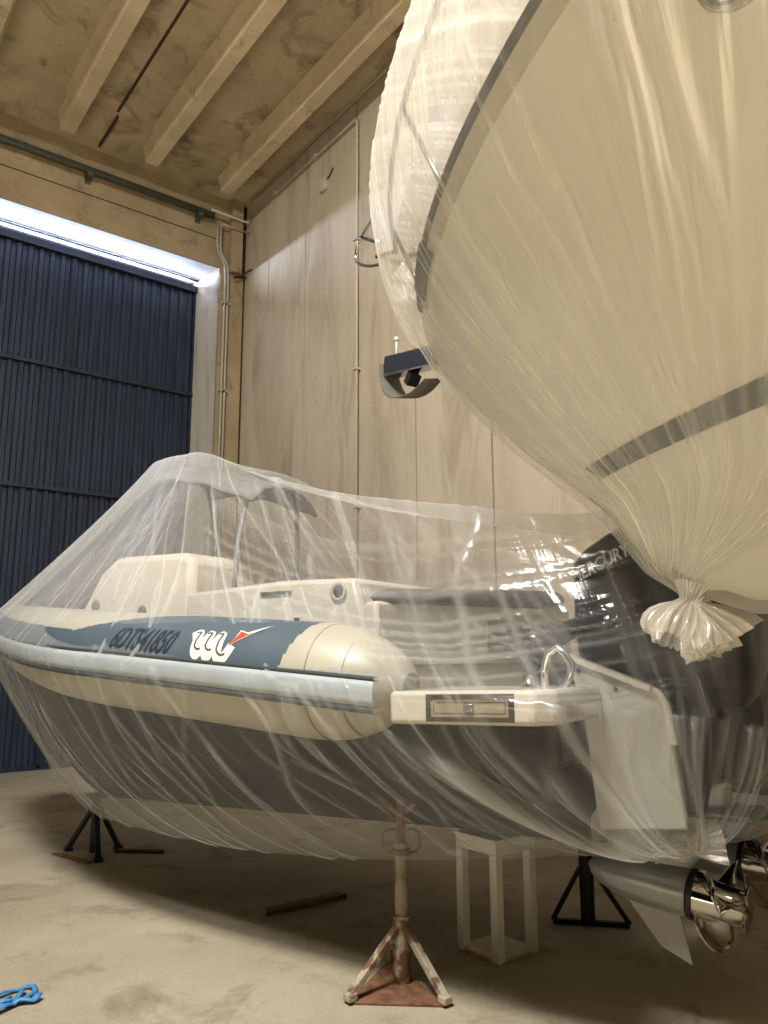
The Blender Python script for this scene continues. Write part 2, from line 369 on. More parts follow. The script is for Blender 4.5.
# tube with slots: navy, white
n=220; P=[]
pv=[Vector(p) for p in path]
for i,p in enumerate(pv):
    d=(pv[min(i+1,len(pv)-1)]-pv[max(i-1,0)]).normalized(); out=d.cross(Vector((0,0,1))).normalized()*-1
    # out points away from the boat centre
    if out.dot(Vector((p.x-1.5,p.y*3,0)))<0: out=-out
    up=Vector((0,0,1)); up=(up-d*up.dot(d)).normalized()
    row=[]
    for k in range(n):
        a=2*pi*k/n   # 0 = outboard, pi/2 = top
        row.append(p+out*(math.cos(a)*rad[i])+up*(math.sin(a)*rad[i]))
    P.append(row)
Ls=[p[0] for p in path]
def tcol(i,j):
    L=(Ls[i]+Ls[i+1])/2; a=math.degrees(2*pi*(j+.5)/n)
    edge=.47-.07*math.sin(math.radians(min(a,180)))
    if L<edge: return 1
    if a>180: return 1
    lim=90 if L<1.2 else (90-(L-1.2)/.9*55 if L<2.1 else 35+(L-2.1)*4)
    if a>lim and L>1.2: return 1
    return 0
m=MB(); m.grid(P,closed_v=True,mfun=tcol)
for row,rv in ((P[0],False),(P[-1],True)): m.add(row,[tuple(range(n))[::(-1 if rv else 1)]],1)
tube=m.build('inflatable_tube',[M['hypnavy'],M['hypwhite']],boat,smooth=True)
# seam tapes on the white stern cones
for side in (1,-1):
    m=MB()
    for Lq in (.30,.12):
        c=Vector((Lq,side*float(tube_c(Lq)),float(rail_z(Lq)))); r_=float(tube_r(Lq))+.001
        m.tube([c+Vector((0,side*math.cos(a)*r_,math.sin(a)*r_)) for a in np.linspace(-1.4,2.6,30)],.004,6)
    m.build('seam_tape',M['hatch'],boat,smooth=True)
# rubbing strake
def strake(dz0,dz1,thick,mat,name,L0=-.1):
    prof=[(dz0,-.03),(dz0,thick*.7),(dz0+(dz1-dz0)*.25,thick),(dz0+(dz1-dz0)*.75,thick),(dz1,thick*.7),(dz1,-.03)]
    P2=[]
    for i,p in enumerate(pv):
        d=(pv[min(i+1,len(pv)-1)]-pv[max(i-1,0)]).normalized(); out=-d.cross(Vector((0,0,1))).normalized()
        if out.dot(Vector((p.x-1.5,p.y*3,0)))<0: out=-out
        rr=float(tube_r(max(p.x,.45)))*.985
        P2.append([p+out*(rr+o)+Vector((0,0,z)) for z,o in prof])
    m=MB(); m.grid(P2); return m.build(name,mat,boat,smooth=True)
strake(-.062,.042,.026,M['fender'],'rubbing_strake')
strake(-.092,-.065,.020,M['fenderdark'],'strake_edge')
strake(.043,.060,.016,M['fenderdark'],'strake_edge')
# hull (dark, V-shaped)
Lh=np.linspace(-.45,4.75,60)
P=[]
for L in Lh:
    z_keel=.585-.042*max(0,min(L,3.2)) if L<3.2 else .45+(max(0,(L-3.2))/1.55)**1.6*1.17
    zr=float(rail_z(L)); wc=float(tube_c(L))*.98+.03
    ztop=zr-.10; wtop=wc
    fore=max(0,min(1,(L-2)/2.7))
    wch=(wc+.02)*(1-.25*fore); zch=.96+.34*fore+.02*L
    zch=min(max(zch,z_keel+.02),ztop-.01); z_keel=min(z_keel,ztop-.03)
    sec=[(wtop,ztop),(wch,zch),(wch-.05*(1-fore),zch-.02),(wch*.5,z_keel+(zch-z_keel)*.42),(0.03,z_keel),(-.03,z_keel),(-wch*.5,z_keel+(zch-z_keel)*.42),(-wch+.05*(1-fore),zch-.02),(-wch,zch),(-wtop,ztop)]
    P.append([(L,w,z) for w,z in sec])
m=MB(); m.grid(P); m.add(P[0],[tuple(range(10))]); m.build('hull',M['hull'],boat,smooth='auto')
# deck and cockpit liner
m=MB()
P=[[(L,float(tube_c(L))*s,1.20+.05*L) for s in (-.95,0,.95)] for L in np.linspace(-.45,4.5,30)]
m.grid(P); m.build('deck',M['gel'],boat)
# cockpit coaming mouldings each side
for s in (1,-1):
    m=MB(); P=[]
    for L in np.linspace(.5,3.2,30):
        w=float(tube_c(L))*s; zz=float(rail_z(L))
        P.append([(L,w-s*.17,zz+.16),(L,w-s*.26,zz+.20),(L,w-s*.31,zz+.17),(L,w-s*.33,1.2+.05*L)])
    m.grid(P); m.build('cockpit_liner',M['gel'],boat,smooth='auto')
# console-cabin block
def slab(prof,w0,w1,taper=0):
    """prof: (x,z) polygon extruded over y from w0 to w1"""
    n=len(prof); m=MB(); cz=min(p[1] for p in prof); hz=max(p[1] for p in prof)-cz
    def yy(w,z): return w*(1-taper*(z-cz)/hz)
    v=[(x,yy(w0,z),z) for x,z in prof]+[(x,yy(w1,z),z) for x,z in prof]
    m.add(v,[tuple(range(n)),tuple(range(n,2*n))[::-1]]+[(i,n+i,n+(i+1)%n,(i+1)%n) for i in range(n)]); return m
cons=slab([(.34,1.22),(.56,1.92),(1.1,1.935),(1.93,1.90),(1.93,1.30)],-.5,.5,.06).build('console',M['gel'],boat,bevel=.03)
m=MB(); m.lathe([(0,.048),(.01,.055),(.014,.045),(.012,.036),(.004,.036)],(.665,.476,1.845),(0,1,.06),28); m.build('port_ring',M['rubrail'],cons,smooth=True)
m=MB(); m.lathe([(.003,.002),(.0035,.036)],(.665,.477,1.845),(0,1,.06),28); m.build('port_glass',M['acrylic'],cons)
m=MB()
m.box((1.02,.47,1.85),(1.26,.486,1.87)); m.build('grab_slot',M['dark'],cons)
for x0 in (.95,1.25):
    m=MB(); m.box((x0,.478,1.66),(x0+.03,.495,1.71)); m.build('vent',M['dark'],cons)
bowp=slab([(1.96,1.30),(1.98,2.15),(2.1,2.19),(2.80,2.21),(2.98,2.10),(3.15,1.86),(3.6,1.62),(3.7,1.40)],-.42,.42,.08).build('bow_locker',M['sunpad'],boat,bevel=.05)
for x0,z0 in ((2.98,1.86),(2.45,1.80)):
    m=MB(); m.lathe([(0,.035),(.02,.042),(.025,.02),(.02,.002)],(x0,.395,z0),(0,1,.1),16); m.build('locker_latch',M['cushion'],bowp,smooth=True)
# roll bar with folded canvas bimini carrying the peak of the wrap
m=MB()
def arch(x0,x1,w,zb,zt):
    pts=[]
    for a in np.linspace(0,pi,19):
        cx=-math.cos(a); sx=math.sin(a)**.45
        pts.append((x0+(x1-x0)*sx,w*(.78+.22*(1-sx) if False else 1)*np.sign(cx)*abs(cx)**.5,zb+(zt-zb)*sx))
    return pts
m.tube(arch(2.50,2.52,.30,1.5,2.83),.016,10); bar=m.build('bimini_bow',M['canvas'],boat,smooth=True)
m=MB(); m.tube(arch(1.70,1.62,.30,1.5,2.66),.016,10); m.build('bimini_bow',M['canvas'],boat,smooth=True)
P=[]
for i,x in enumerate(np.linspace(1.50,2.60,21)):
    row=[]
    for t in np.linspace(-1,1,25):
        e=(x-1.5)/1.1; crown=2.62+.26*math.sin(min(1,e*1.08)*pi/2); zz=crown-.14*abs(t)**3.0
        row.append((x,.33*t,zz+.006*math.sin(21*t)+.008*math.sin(17*x)))
    P.append(row)
m=MB(); m.grid(P); cv=m.build('bimini_canvas',M['canvas'],boat,smooth=True); cv.modifiers.new('s','SOLIDIFY').thickness=.02
# aft seat across the cockpit with a dark bolster along its top
SA=Vector((.32,.66,0)); SB=Vector((-.06,-.98,0)); sd_=(SB-SA).normalized(); sn_=Vector((-1,0,0)); sn_=(sn_-sd_*sn_.dot(sd_)).normalized(); SLn=(SB-SA).length
m=MB(); m.bar((SA+SB)/2-sd_*SLn/2+Vector((0,0,1.49)),(SA+SB)/2+sd_*SLn/2+Vector((0,0,1.51)),.10,.56); seat=m.build('aft_seat_back',M['gel'],boat,bevel=.02)
P=[]
for i,t in enumerate(np.linspace(0,1,31)):
    e=min(1,(1-abs(2*t-1))*7)**.5+.02; c=SA+sd_*(SLn*t)+Vector((0,0,1.79+.045*t)); hz=.045+.025*t
    P.append([c+sn_*(.07*math.cos(a)*e)+Vector((0,0,hz*math.sin(a)*e)) for a in np.linspace(0,2*pi,17)[:-1]])
m=MB(); m.grid(P,closed_v=True); m.build('backrest_bolster',M['cushion'],boat,smooth=True)
def seatbox(name,t0,t1,z0,z1,mat,d=.054):
    a=SA+sd_*(SLn*t0)+sn_*d; b=SA+sd_*(SLn*t1)+sn_*d
    m=MB(); m.bar(a+Vector((0,0,(z0+z1)/2)),b+Vector((0,0,(z0+z1)/2)),.012,z1-z0); m.build(name,mat,seat,bevel=.004)
seatbox('seat_panel',.50,.74,1.52,1.70,M['hatch']); seatbox('seat_latch',.86,.90,1.50,1.62,M['hatch']); seatbox('seat_ledge',.1,.93,1.44,1.455,M['hatch'])
# stern platforms with recessed hatch
def platform(y0,y1,near):
    mb=MB()
    v=[];Z=lambda x,t:(1.352 if t else 1.222)+(-.165-x)*.03
    cs=[(-.165,y0),(-.165,y1),(-.80,y1),(-.865,y1-.07*(1 if near else -1)),(-.865,y0)]
    for t in (0,1):
        for x,y in cs: v.append((x,y,Z(x,t)))
    k=len(cs)
    mb.add(v,[tuple(range(k))[::-1],tuple(range(k,2*k))]+[(i,(i+1)%k,k+(i+1)%k,k+i) for i in range(k)])
    o=mb.build('stern_platform',M['gel'],boat,bevel=.018)
    return o
pl=platform(.62,1.20,True); platform(-1.20,-.62,False)
hx0,hx1=-.345,-.725
zz=lambda x:1.287+(-.165-x)*.03
def quad(x0,x1,z0,z1,y): # frame aligned to the platform face
    return [(x0,y,zz(x0)+z0),(x1,y,zz(x1)+z0),(x1,y,zz(x1)+z1),(x0,y,zz(x0)+z1)]
m=MB()
o_=quad(hx0,hx1,-.052,.052,1.205); i_=quad(hx0-.022,hx1+.022,-.034,.034,1.205); b_=[(x,1.197,z) for x,_,z in o_]; c_=[(x,1.197,z) for x,_,z in i_]
m.add(o_+i_+b_+c_,[(0,1,5,4),(1,2,6,5),(2,3,7,6),(3,0,4,7)]+[(0,8,9,1),(1,9,10,2),(2,10,11,3),(3,11,8,0)]+[(4,5,13,12),(5,6,14,13),(6,7,15,14),(7,4,12,15)])
hf=m.build('hatch_frame',M['frameblk'],pl)
m=MB(); q=quad(hx0-.022,hx1+.022,-.034,.034,1.2015); m.add(q+[(x,1.196,z) for x,_,z in q],[(0,1,2,3),(0,4,5,1),(1,5,6,2),(2,6,7,3),(3,7,4,0)]); m.build('hatch_door',M['hatch'],hf)
m=MB(); m.box((-.555,1.20,zz(-.535)-.014),(-.515,1.214,zz(-.535)+.016)); m.build('latch',M['steel'],hf,bevel=.004)
m=MB(); q=quad(hx0-.034,hx1+.034,-.022,.022,1.2025); q2=quad(hx0-.037,hx1+.037,-.019,.019,1.2025); m.add(q+q2,[(0,1,5,4),(1,2,6,5),(2,3,7,6),(3,0,4,7)]); m.build('hatch_groove',M['frameblk'],hf)
m=MB(); m.box((-.50,-.80,.95),(-.455,.80,1.30)); m.build('transom',M['hull'],boat,bevel=.01)
# grey wing panel beside the port motor and stainless rail
poly=[(-.727,1.495),(-1.06,1.368),(-1.10,1.35),(-1.125,1.31),(-1.181,.839),(-.83,.80),(-.79,1.23)]
m=MB(); m.prism(poly,(0,.66,0),(1,0,0),(0,0,1),(0,-1,0),.03); wg=m.build('motor_well_wing',M['wing'],boat,bevel=.008)
m=MB(); m.bar((-.722,.67,1.493),(-1.075,.67,1.362),.055,.022); m.tube([(-1.06,.67,1.364),(-1.10,.67,1.348),(-1.128,.67,1.30),(-1.15,.67,1.15)],.014,8); m.build('wing_rim',M['gel'],wg,smooth='auto')
m=MB()
for x,z in ((-.775,1.43),(-.93,1.36),(-.80,1.30)):
    m=MB(); m.lathe([(0,.010),(.006,.009),(.008,.002)],(x,.675,z),(0,1,0),10); m.build('bolt',M['dark'],wg)
m=MB(); m.tube([(-.58,.9,1.34),(-.64,.9,1.352),(-.74,.9,1.352),(-.80,.9,1.37),(-.83,.9,1.42),(-.835,.9,1.46),(-.81,.9,1.50),(-.78,.9,1.525),(-.74,.9,1.50),(-.72,.9,1.44),(-.72,.9,1.35)],.016,10); m.build('grab_rail',M['steel'],boat,smooth=True)
m=MB(); m.lathe([(0,.03),(.02,.034),(.03,.03),(.055,.012),(.06,.002)],(-.70,1.0,1.36),(0,0,1),18); m.build('rail_base',M['steel'],boat,smooth=True)
m=MB(); m.tube([(-.72,.5,1.62),(-.66,.5,1.60),(-.585,.5,1.56),(-.52,.5,1.49),(-.49,.5,1.42),(-.49,.5,1.33),(-.50,.5,1.22)],.045,14); m.build('rigging_hose',M['hose'],boat,smooth=True)
# cleat
m=MB(); m.bar((.9,.42,1.955),(1.04,.42,1.955),.02,.02); m.bar((.97,.42,1.925),(.97,.42,1.955),.03,.03); m.build('cleat',M['steel'],boat)

# --- lettering on the tube
def text_mesh(body,size,shear=0,offset=0):
    cu=bpy.data.curves.new('t','FONT'); cu.body=body; cu.size=size; cu.shear=shear; cu.offset=offset; cu.resolution_u=3
    ob=bpy.data.objects.new('t',cu); COL.objects.link(ob); dg=bpy.context.evaluated_depsgraph_get(); dg.update()
    me=ob.evaluated_get(dg).to_mesh(); v=[tuple(x.co) for x in me.vertices]; f=[tuple(p.vertices) for p in me.polygons]
    ob.evaluated_get(dg).to_mesh_clear(); bpy.data.objects.remove(ob); bpy.data.curves.remove(cu); return v,f
def subdiv(v,f,mx):
    """split faces so flat lettering can follow a curve (fan-triangulate then halve long edges)"""
    tr=[]
    for q in f:
        for i in range(1,len(q)-1): tr.append((q[0],q[i],q[i+1]))
    v=[list(p[:2]) for p in v]
    for _ in range(7):
        cache={}; nt=[]; done=True
        def mid(a,b):
            k=(min(a,b),max(a,b))
            if k not in cache: cache[k]=len(v); v.append([(v[a][0]+v[b][0])/2,(v[a][1]+v[b][1])/2])
            return cache[k]
        def ln(a,b): return math.dist(v[a],v[b])
        for a,b,c in tr:
            fl=[ln(a,b)>mx,ln(b,c)>mx,ln(c,a)>mx]
            if not any(fl): nt.append((a,b,c)); continue
            done=False; e=max((ln(a,b),0),(ln(b,c),1),(ln(c,a),2))[1]
            if e==0: x=mid(a,b); nt+=[(a,x,c),(x,b,c)]
            elif e==1: x=mid(b,c); nt+=[(a,b,x),(a,x,c)]
            else: x=mid(c,a); nt+=[(a,b,x),(x,b,c)]
        tr=nt
        if done: break
    return v,tr
def on_tube(L,h,off=.003):
    """point on the outboard face of the port tube: L along, h = arc height above the strake line"""
    r_=float(tube_r(max(L,.47)))+off; a=h/r_
    return (L,float(tube_c(L))+math.cos(a)*r_,float(rail_z(L))+math.sin(a)*r_)
def tube_decal(v,f,L0,h0,name,mat,off,parent):
    v,f=subdiv(v,f,.03); m=MB(); m.add([on_tube(L0-x,h0+y,off) for x,y in v],f); return m.build(name,mat,parent)
v,f=text_mesh('6DTS41850',.175,.0,.003)
xs=[p[0] for p in v]; x0,x1=min(xs),max(xs); k=.50/(x1-x0)
v=[((p[0]-x0)*k+.32*p[1]*1.0,p[1]*1.12,0) for p in v]
tube_decal(v,f,1.72,.075,'registration_lettering',M['ink'],.003,tube)
def ribbon(pts,w):
    """flat ribbon along 2D pts; w scalar or list"""
    pts=[Vector((p[0],p[1])) for p in pts]; ws=[w]*len(pts) if not hasattr(w,'__len__') else w; v=[];f=[]
    for i,p in enumerate(pts):
        d=(pts[min(i+1,len(pts)-1)]-pts[max(i-1,0)]).normalized(); nn=Vector((-d.y,d.x))
        v += [tuple(p+nn*ws[i]/2)+(0,),tuple(p-nn*ws[i]/2)+(0,)]
    for i in range(len(pts)-1): f.append((2*i,2*i+1,2*i+3,2*i+2))
    return v,f
def smooth2(pts,n=8):
    T=np.arange(len(pts)); return [tuple(x) for x in crom(T,np.array(pts,float),np.linspace(0,len(pts)-1,(len(pts)-1)*n+1))]
def lg(px,py): # emblem sketch units -> metres along (x) and up (y)
    return ((px-350)*.00150,(200-py)*.00145)
wave=smooth2([lg(*q) for q in [(362,128),(385,112),(392,140),(398,178),(415,190),(428,150),(440,112),(446,140),(452,182),(468,194),(482,150),(494,112),(500,145),(510,190),(535,200),(552,176),(562,150)]])
v,f=ribbon(wave,.058); emb=tube_decal(v,f,1.10,.075,'emblem',M['logowhite'],.003,tube)
for dx in (0,53,107):
    ln_=smooth2([lg(*q) for q in [(372+dx,108),(392+dx,106),(390+dx,135),(392+dx,160),(408+dx,172),(424+dx,170)]])
    if dx==107: ln_=smooth2([lg(*q) for q in [(479,108),(499,106),(497,140),(503,172),(525,186),(546,182)]])
    v,f=ribbon(ln_,.011); tube_decal(v,f,1.10,.075,'emblem_line',M['inkgrey'],.0055,emb)
outl=[lg(*q) for q in [(540,162),(562,120),(562,82),(600,92),(682,44),(620,98),(585,122)]]
v=[p+(0,) for p in outl]; tube_decal(v,[(0,1,5,6),(1,2,3),(1,3,5),(3,4,5)],1.10,.075,'emblem_wing',M['logowhite'],.004,emb)
outl=[lg(*q) for q in [(546,154),(566,118),(570,88),(606,99),(640,76),(606,104),(580,118)]]
v=[p+(0,) for p in outl]; tube_decal(v,[(0,1,5,6),(1,2,3),(1,3,5),(3,4,5)],1.10,.075,'emblem_wing',M['red'],.0065,emb)

# ------------------------------------------------------------------ outboard motors
def superell(x0,x1,hw,z,n=40,e=4.5,bx=0):
    cx=(x0+x1)/2; hx=(x1-x0)/2; out=[]
    for k in range(n):
        a=2*pi*k/n; c=math.cos(a); s_=math.sin(a)
        out.append((cx+hx*np.sign(c)*abs(c)**(2/e),hw*np.sign(s_)*abs(s_)**(2/e),z))
    return out
def cowl_levels():
    T=[1.28,1.33,1.45,1.60,1.80,1.90,1.96,2.02,2.06,2.075]
    X0=[-1.36,-1.40,-1.45,-1.47,-1.46,-1.44,-1.42,-1.38,-1.32,-1.24]
    X1=[-.78,-.73,-.71,-.70,-.70,-.705,-.76,-.86,-.93,-1.0]
    HW=[.18,.22,.25,.262,.262,.258,.25,.235,.20,.12]
    zz=np.concatenate([np.linspace(1.28,1.9,14),np.linspace(1.92,2.075,14)])
    return [superell(np.interp(z,T,X0),np.interp(z,T,X1),np.interp(z,T,HW),z) for z in zz]
def make_motor():
    t=empty('outboard_motor')
    m=MB(); L_=cowl_levels(); m.grid(L_,closed_v=True); m.add(L_[-1],[tuple(range(40))]); m.add(L_[0],[tuple(range(40))[::-1]])
    cw=m.build('cowling',M['cowl'],t,smooth='auto')
    v,f=text_mesh('MERCURY',.078,.25,.0022); xs=[p[0] for p in v]; k=.295/(max(xs)-min(xs)); x_=min(xs); an=math.radians(23)
    q=[]
    for p in v:
        a=(p[0]-x_)*k; b=p[1]*1.0; q.append((-.748-(a*math.cos(an)-b*math.sin(an)),.2655,1.803+a*math.sin(an)+b*math.cos(an)))
    m=MB(); m.add(q,f); m.build('lettering',M['decal'],cw)
    m=MB(); rows=[superell(-1.30+.02*i,-.80,.13,1.30-.09*i,28) for i in range(6)]; m.grid(rows,closed_v=True); m.build('midsection',M['blackpl'],t,smooth='auto')
    m=MB(); m.box((-.78,-.12,1.02),(-.55,.12,1.40)); m.box((-.60,-.16,1.0),(-.53,.16,1.46)); m.build('transom_bracket',M['blackpl'],t,bevel=.02)
    # leg: streamlined column
    def foil(x0,x1,hw,z,n=24):
        out=[]
        for k in range(n):
            a=2*pi*k/n; c=(1+math.cos(a))/2; out.append((x0+(x1-x0)*c,hw*math.sin(a)*(.35+.65*c**.5),z))
        return out
    zs=[.88,.84,.76,.68,.62,.58]; xa=[-1.28,-1.26,-1.20,-1.14,-1.10,-1.08]; xb=[-.78,-.78,-.76,-.72,-.70,-.70]; hw=[.085,.08,.065,.055,.055,.06]
    m=MB(); rows=[foil(a,b,c,z) for a,b,c,z in zip(xa,xb,hw,zs)]; m.grid(rows,closed_v=True); m.add(rows[0],[tuple(range(24))]); m.build('lower_leg',M['motorgrey'],t,smooth='auto')
    m=MB(); poly=[(-.72,.0),(-.80,.09),(-1.15,.15),(-1.38,.15),(-1.42,.0),(-1.38,-.15),(-1.15,-.15),(-.80,-.09)]
    m.prism(poly,(0,0,.865),(1,0,0),(0,1,0),(0,0,1),.022); m.build('anti_ventilation_plate',M['blackpl'],t,bevel=.006)
    m=MB(); poly=[(-.74,.0),(-.80,.10),(-1.12,.12),(-1.27,.06),(-1.27,-.06),(-1.12,-.12),(-.80,-.10)]
    m.prism(poly,(0,0,.93),(1,0,0),(0,1,0),(0,0,1),.10); m.build('leg_collar',M['motorgrey'],t,bevel=.02)
    ax=Vector((-1,0,-.13)).normalized()
    m=MB(); m.lathe([(0,.004),(.02,.035),(.06,.062),(.13,.086),(.22,.098),(.32,.10),(.41,.097),(.43,.092),(.432,.02)],(-.655,0,.585),ax,32); m.build('gearcase',M['motorgrey'],t,smooth='auto')
    m=MB(); v=[]
    for (x,z),th in (((-.80,.50),.018),((-1.035,.45),.012),((-1.075,.252),.007),((-.955,.302),.009)):
        v += [(x,th/2,z),(x,-th/2,z)]
    m.add(v,[(0,2,4,6),(1,7,5,3),(0,1,3,2),(2,3,5,4),(4,5,7,6),(6,7,1,0)]); m.build('skeg',M['wing'],t)
    pr=empty('propeller'); pr.parent=t
    o=Vector((-1.085,0,.528))
    m=MB(); m.lathe([(0,.094),(.004,.099),(.02,.099),(.022,.09)],o,ax,32); m.build('thrust_ring',M['blackpl'],pr,smooth='auto')
    m=MB(); m.lathe([(.022,.03),(.022,.083),(.06,.080),(.10,.074),(.16,.070),(.20,.074),(.222,.092),(.224,.090),(.208,.064),(.14,.058),(.12,.01)],o,ax,36); hub=m.build('hub',M['chrome'],pr,smooth='auto')
    u=Vector((0,0,1)); u=(u-ax*u.dot(ax)).normalized(); w=ax.cross(u)
    for b in range(3):
        th0=math.radians(48+120*b); P=[]
        for i in range(11):
            s_=i/10; r_=.076+.118*s_; row=[]
            half=math.radians(36)*(1-.25*s_)*math.sqrt(max(0,1-(max(0,s_-.35)/.66)**2.4))+.03
            for j in range(11):
                q=-1+2*j/10; th=th0+half*q+math.radians(22)*s_
                pitch_=.075*(1-.35*s_)*q*(half/.7)
                row.append(o+ax*(.085+pitch_+.045*s_*s_+.012*q*q)+(u*math.cos(th)+w*math.sin(th))*r_)
            P.append(row)
        m=MB(); m.grid(P); bl=m.build('blade',M['chrome'],pr,smooth=True); bl.modifiers.new('s','SOLIDIFY').thickness=.007
    m=MB(); m.box((-.76,.046,.69),(-.73,.056,.70)); m.build('water_intake',M['blackpl'],t)
    return t
def copy_tree(o,parent=None):
    c=o.copy(); COL.objects.link(c)
    if parent: c.parent=parent
    for ch in list(o.children): copy_tree(ch,c)
    return c
mot=make_motor(); av=Vector((-.3,.954,0)); sv=Vector((.954,.3,0)); B0=Vector(BO)
mot.location=B0+sv*-.35; mot.rotation_euler=(0,0,TH)
tag(mot,'nearer black outboard motor with silver lettering, grey leg and polished propeller behind the grey boat','outboard motor','twin outboard motors')
mot2=copy_tree(mot); mot2.location=B0+sv*.35+av*-.06
tag(mot2,'farther black outboard motor with polished propeller, half hidden at the right edge','outboard motor','twin outboard motors')

# ------------------------------------------------------------------ big yacht overhead
YH=math.radians(7.5); ydir=Vector((math.sin(YH),math.cos(YH),0)); yport=Vector((-math.cos(YH),math.sin(YH),0)); YA=Vector((2.492,1.485,0))
FZ=[1.55,1.60,1.69,1.79,2.045,2.40,2.92,3.17,3.29,3.6,3.9,4.14]
FY=[-3.0,1.20,1.485,1.65,1.877,2.344,2.926,3.11,3.25,3.42,3.52,3.58]
BZ=[1.55,1.60,1.69,2.2,2.65,3.15,3.9,4.2]; BB=[.02,.03,.12,.80,1.13,1.445,1.32,1.26]
# heights -> stem position measured along the keel axis from YA
def stem(z): return (np.interp(z,FZ,FY)-1.485)/math.cos(YH)
def hbw(z,s): return np.interp(z,BZ,BB)*(1-np.exp(-.65*np.maximum(s,0)))
def ypt(along,port,z): return YA+ydir*along+yport*port+Vector((0,0,z))
yacht=empty('motor_yacht',(0,0,0))
tag(yacht,'large ivory motor yacht bow looming overhead at right, wrapped in clear film','boat')
zs=np.concatenate([np.linspace(1.58,1.75,5),np.linspace(1.8,3.17,22)]); ss=np.concatenate([[0],np.linspace(.03,.5,10),np.linspace(.6,4.6,28)])
P=[]
for z in zs:
    row=[]
    for sgn,sl in ((1,ss[::-1]),(-1,ss[1:])):
        for s_ in sl: row.append(ypt(float(stem(z))-.035-s_,sgn*max(0,float(hbw(z,s_))-.015),z))
    P.append(row)
m=MB(); m.grid(P)
bt=[r_[0] for r_ in P]; tp=[r_[-1] for r_ in P]; m.add(bt+tp[::-1],[tuple(range(len(bt)*2))])
yh=m.build('hull',M['yachthull'],yacht,smooth='auto')
# deck
row=P[-1]; m=MB(); k=len(row)//2; m.grid([[row[i],row[-1-i]] for i in range(k+1)]); m.build('deck',M['yachthull'],yacht)
# sheer rubbing strake
pts=[]
for s_ in np.concatenate([np.linspace(4.5,.62,40)]): pts.append(ypt(float(stem(3.13))-.035-s_,float(hbw(3.13,s_))-.005,3.10))
def ysweep(s0,s1,z,prof,n=46,side=1):
    P=[]
    for s_ in np.linspace(s0,s1,n):
        P.append([ypt(float(stem(z+dz))-.035-s_,side*(float(hbw(z+dz,s_))-.015+o),z+dz) for dz,o in prof])
    m=MB(); m.grid(P,closed_v=True); m.add(P[0],[tuple(range(len(prof)))]); m.add(P[-1],[tuple(range(len(prof)))[::-1]]); return m
for sd in (1,-1):
    ysweep(4.5,.50,3.11,[(-.022,-.01),(-.022,.012),(.022,.014),(.022,-.01)],side=sd).build('rubbing_strake',M['rubrail'],yacht)
    ysweep(4.5,.42,3.14,[(-.002,-.01),(-.002,.022),(.016,.022),(.016,-.01)],side=sd).build('strake_insert',M['blackpl'],yacht)
    ysweep(4.5,.22,2.19,[(-.028,-.01),(-.028,.004),(.028,.004),(.028,-.01)],side=sd).build('boot_stripe',M['navy'],yacht)
ysweep(.95,.58,3.12,[(-.03,-.01),(-.03,.026),(.04,.03),(.04,-.01)],16).build('strake_end_cap',M['blackpl'],yacht)
# oval port light
c=Vector((1.10,.555,2.575)); c=ypt(0,0,0)
def hull_pt(z,s_): return ypt(float(stem(z))-.035-s_,float(hbw(z,s_))-.015,z)
def port_light(z,s_,a,b):
    p=hull_pt(z,s_); d1=(hull_pt(z,s_-.05)-hull_pt(z,s_+.05)).normalized(); d2=(hull_pt(z+.05,s_)-hull_pt(z-.05,s_)).normalized(); d2=(d2-d1*d1.dot(d2)).normalized(); nn=d1.cross(d2)
    if nn.dot(yport)<0: nn=-nn
    m=MB(); P=[]
    for k in range(40):
        t=2*pi*k/40; e=d1*a*math.cos(t)+d2*b*math.sin(t); en=e.normalized()
        P.append([p+e+en*x+nn*y for x,y in ((.0,.012),(.012,.026),(.03,.022),(.036,.0),(.0,-.01))])
    m.grid(P,closed_u=True,closed_v=True); o=m.build('port_light',M['steel'],yacht,smooth=True)
    m=MB(); m.add([p+d1*a*math.cos(2*pi*k/40)+d2*b*math.sin(2*pi*k/40)+nn*.006 for k in range(40)],[tuple(range(40))]); m.build('port_glass',M['acrylic'],o)
port_light(2.87,2.36,.056,.04)
# pulpit rails
def railpt(s_,z,inset=0): return ypt(float(stem(z))-.06-s_,float(hbw(z,s_))-.05-inset,z)
m=MB(); pts=[railpt(s_,3.88) for s_ in np.linspace(4.3,.12,30)]; mir=[ypt(0,0,0)]
def mirror(p):
    q=p-YA; al=q.dot(ydir); po=q.dot(yport); return YA+ydir*al-yport*po+Vector((0,0,p.z))
nose=[ypt(float(stem(3.88))-.04,y_,3.9) for y_ in (.10,0,-.10)]
m.tube(pts+nose+[mirror(p) for p in pts[::-1]],.014,10); rl=m.build('bow_rail',M['steel'],yacht,smooth=True)
for s_ in (.35,1.2,2.2,3.2):
    for sd in (1,-1):
        a=railpt(s_,3.87); b=ypt(float(stem(3.13))-.035-s_,float(hbw(3.13,s_))-.10,3.13)
        if sd<0: a,b=mirror(a),mirror(b)
        m=MB(); m.tube([a,b],.012,8); m.build('stanchion',M['steel'],rl,smooth=True)
# loop of the pulpit poking through the wrap
m=MB(); lp=[]
e0=ypt(2.02,.02,4.20); e1=ypt(2.36,.0,4.24)
q=[(2.03,4.33),(2.35,4.23),(2.42,4.18),(2.43,4.10),(2.34,4.02),(2.2,3.95),(2.05,3.90)]
lp=[ypt(a,.02,z) for a,z in smooth2(q,5)]
m.tube(lp,.010,8); m.tube([ypt(2.36,.02,4.225),ypt(2.10,.02,4.06)],.012,8); m.build('pulpit_loop',M['steel'],rl,smooth=True)
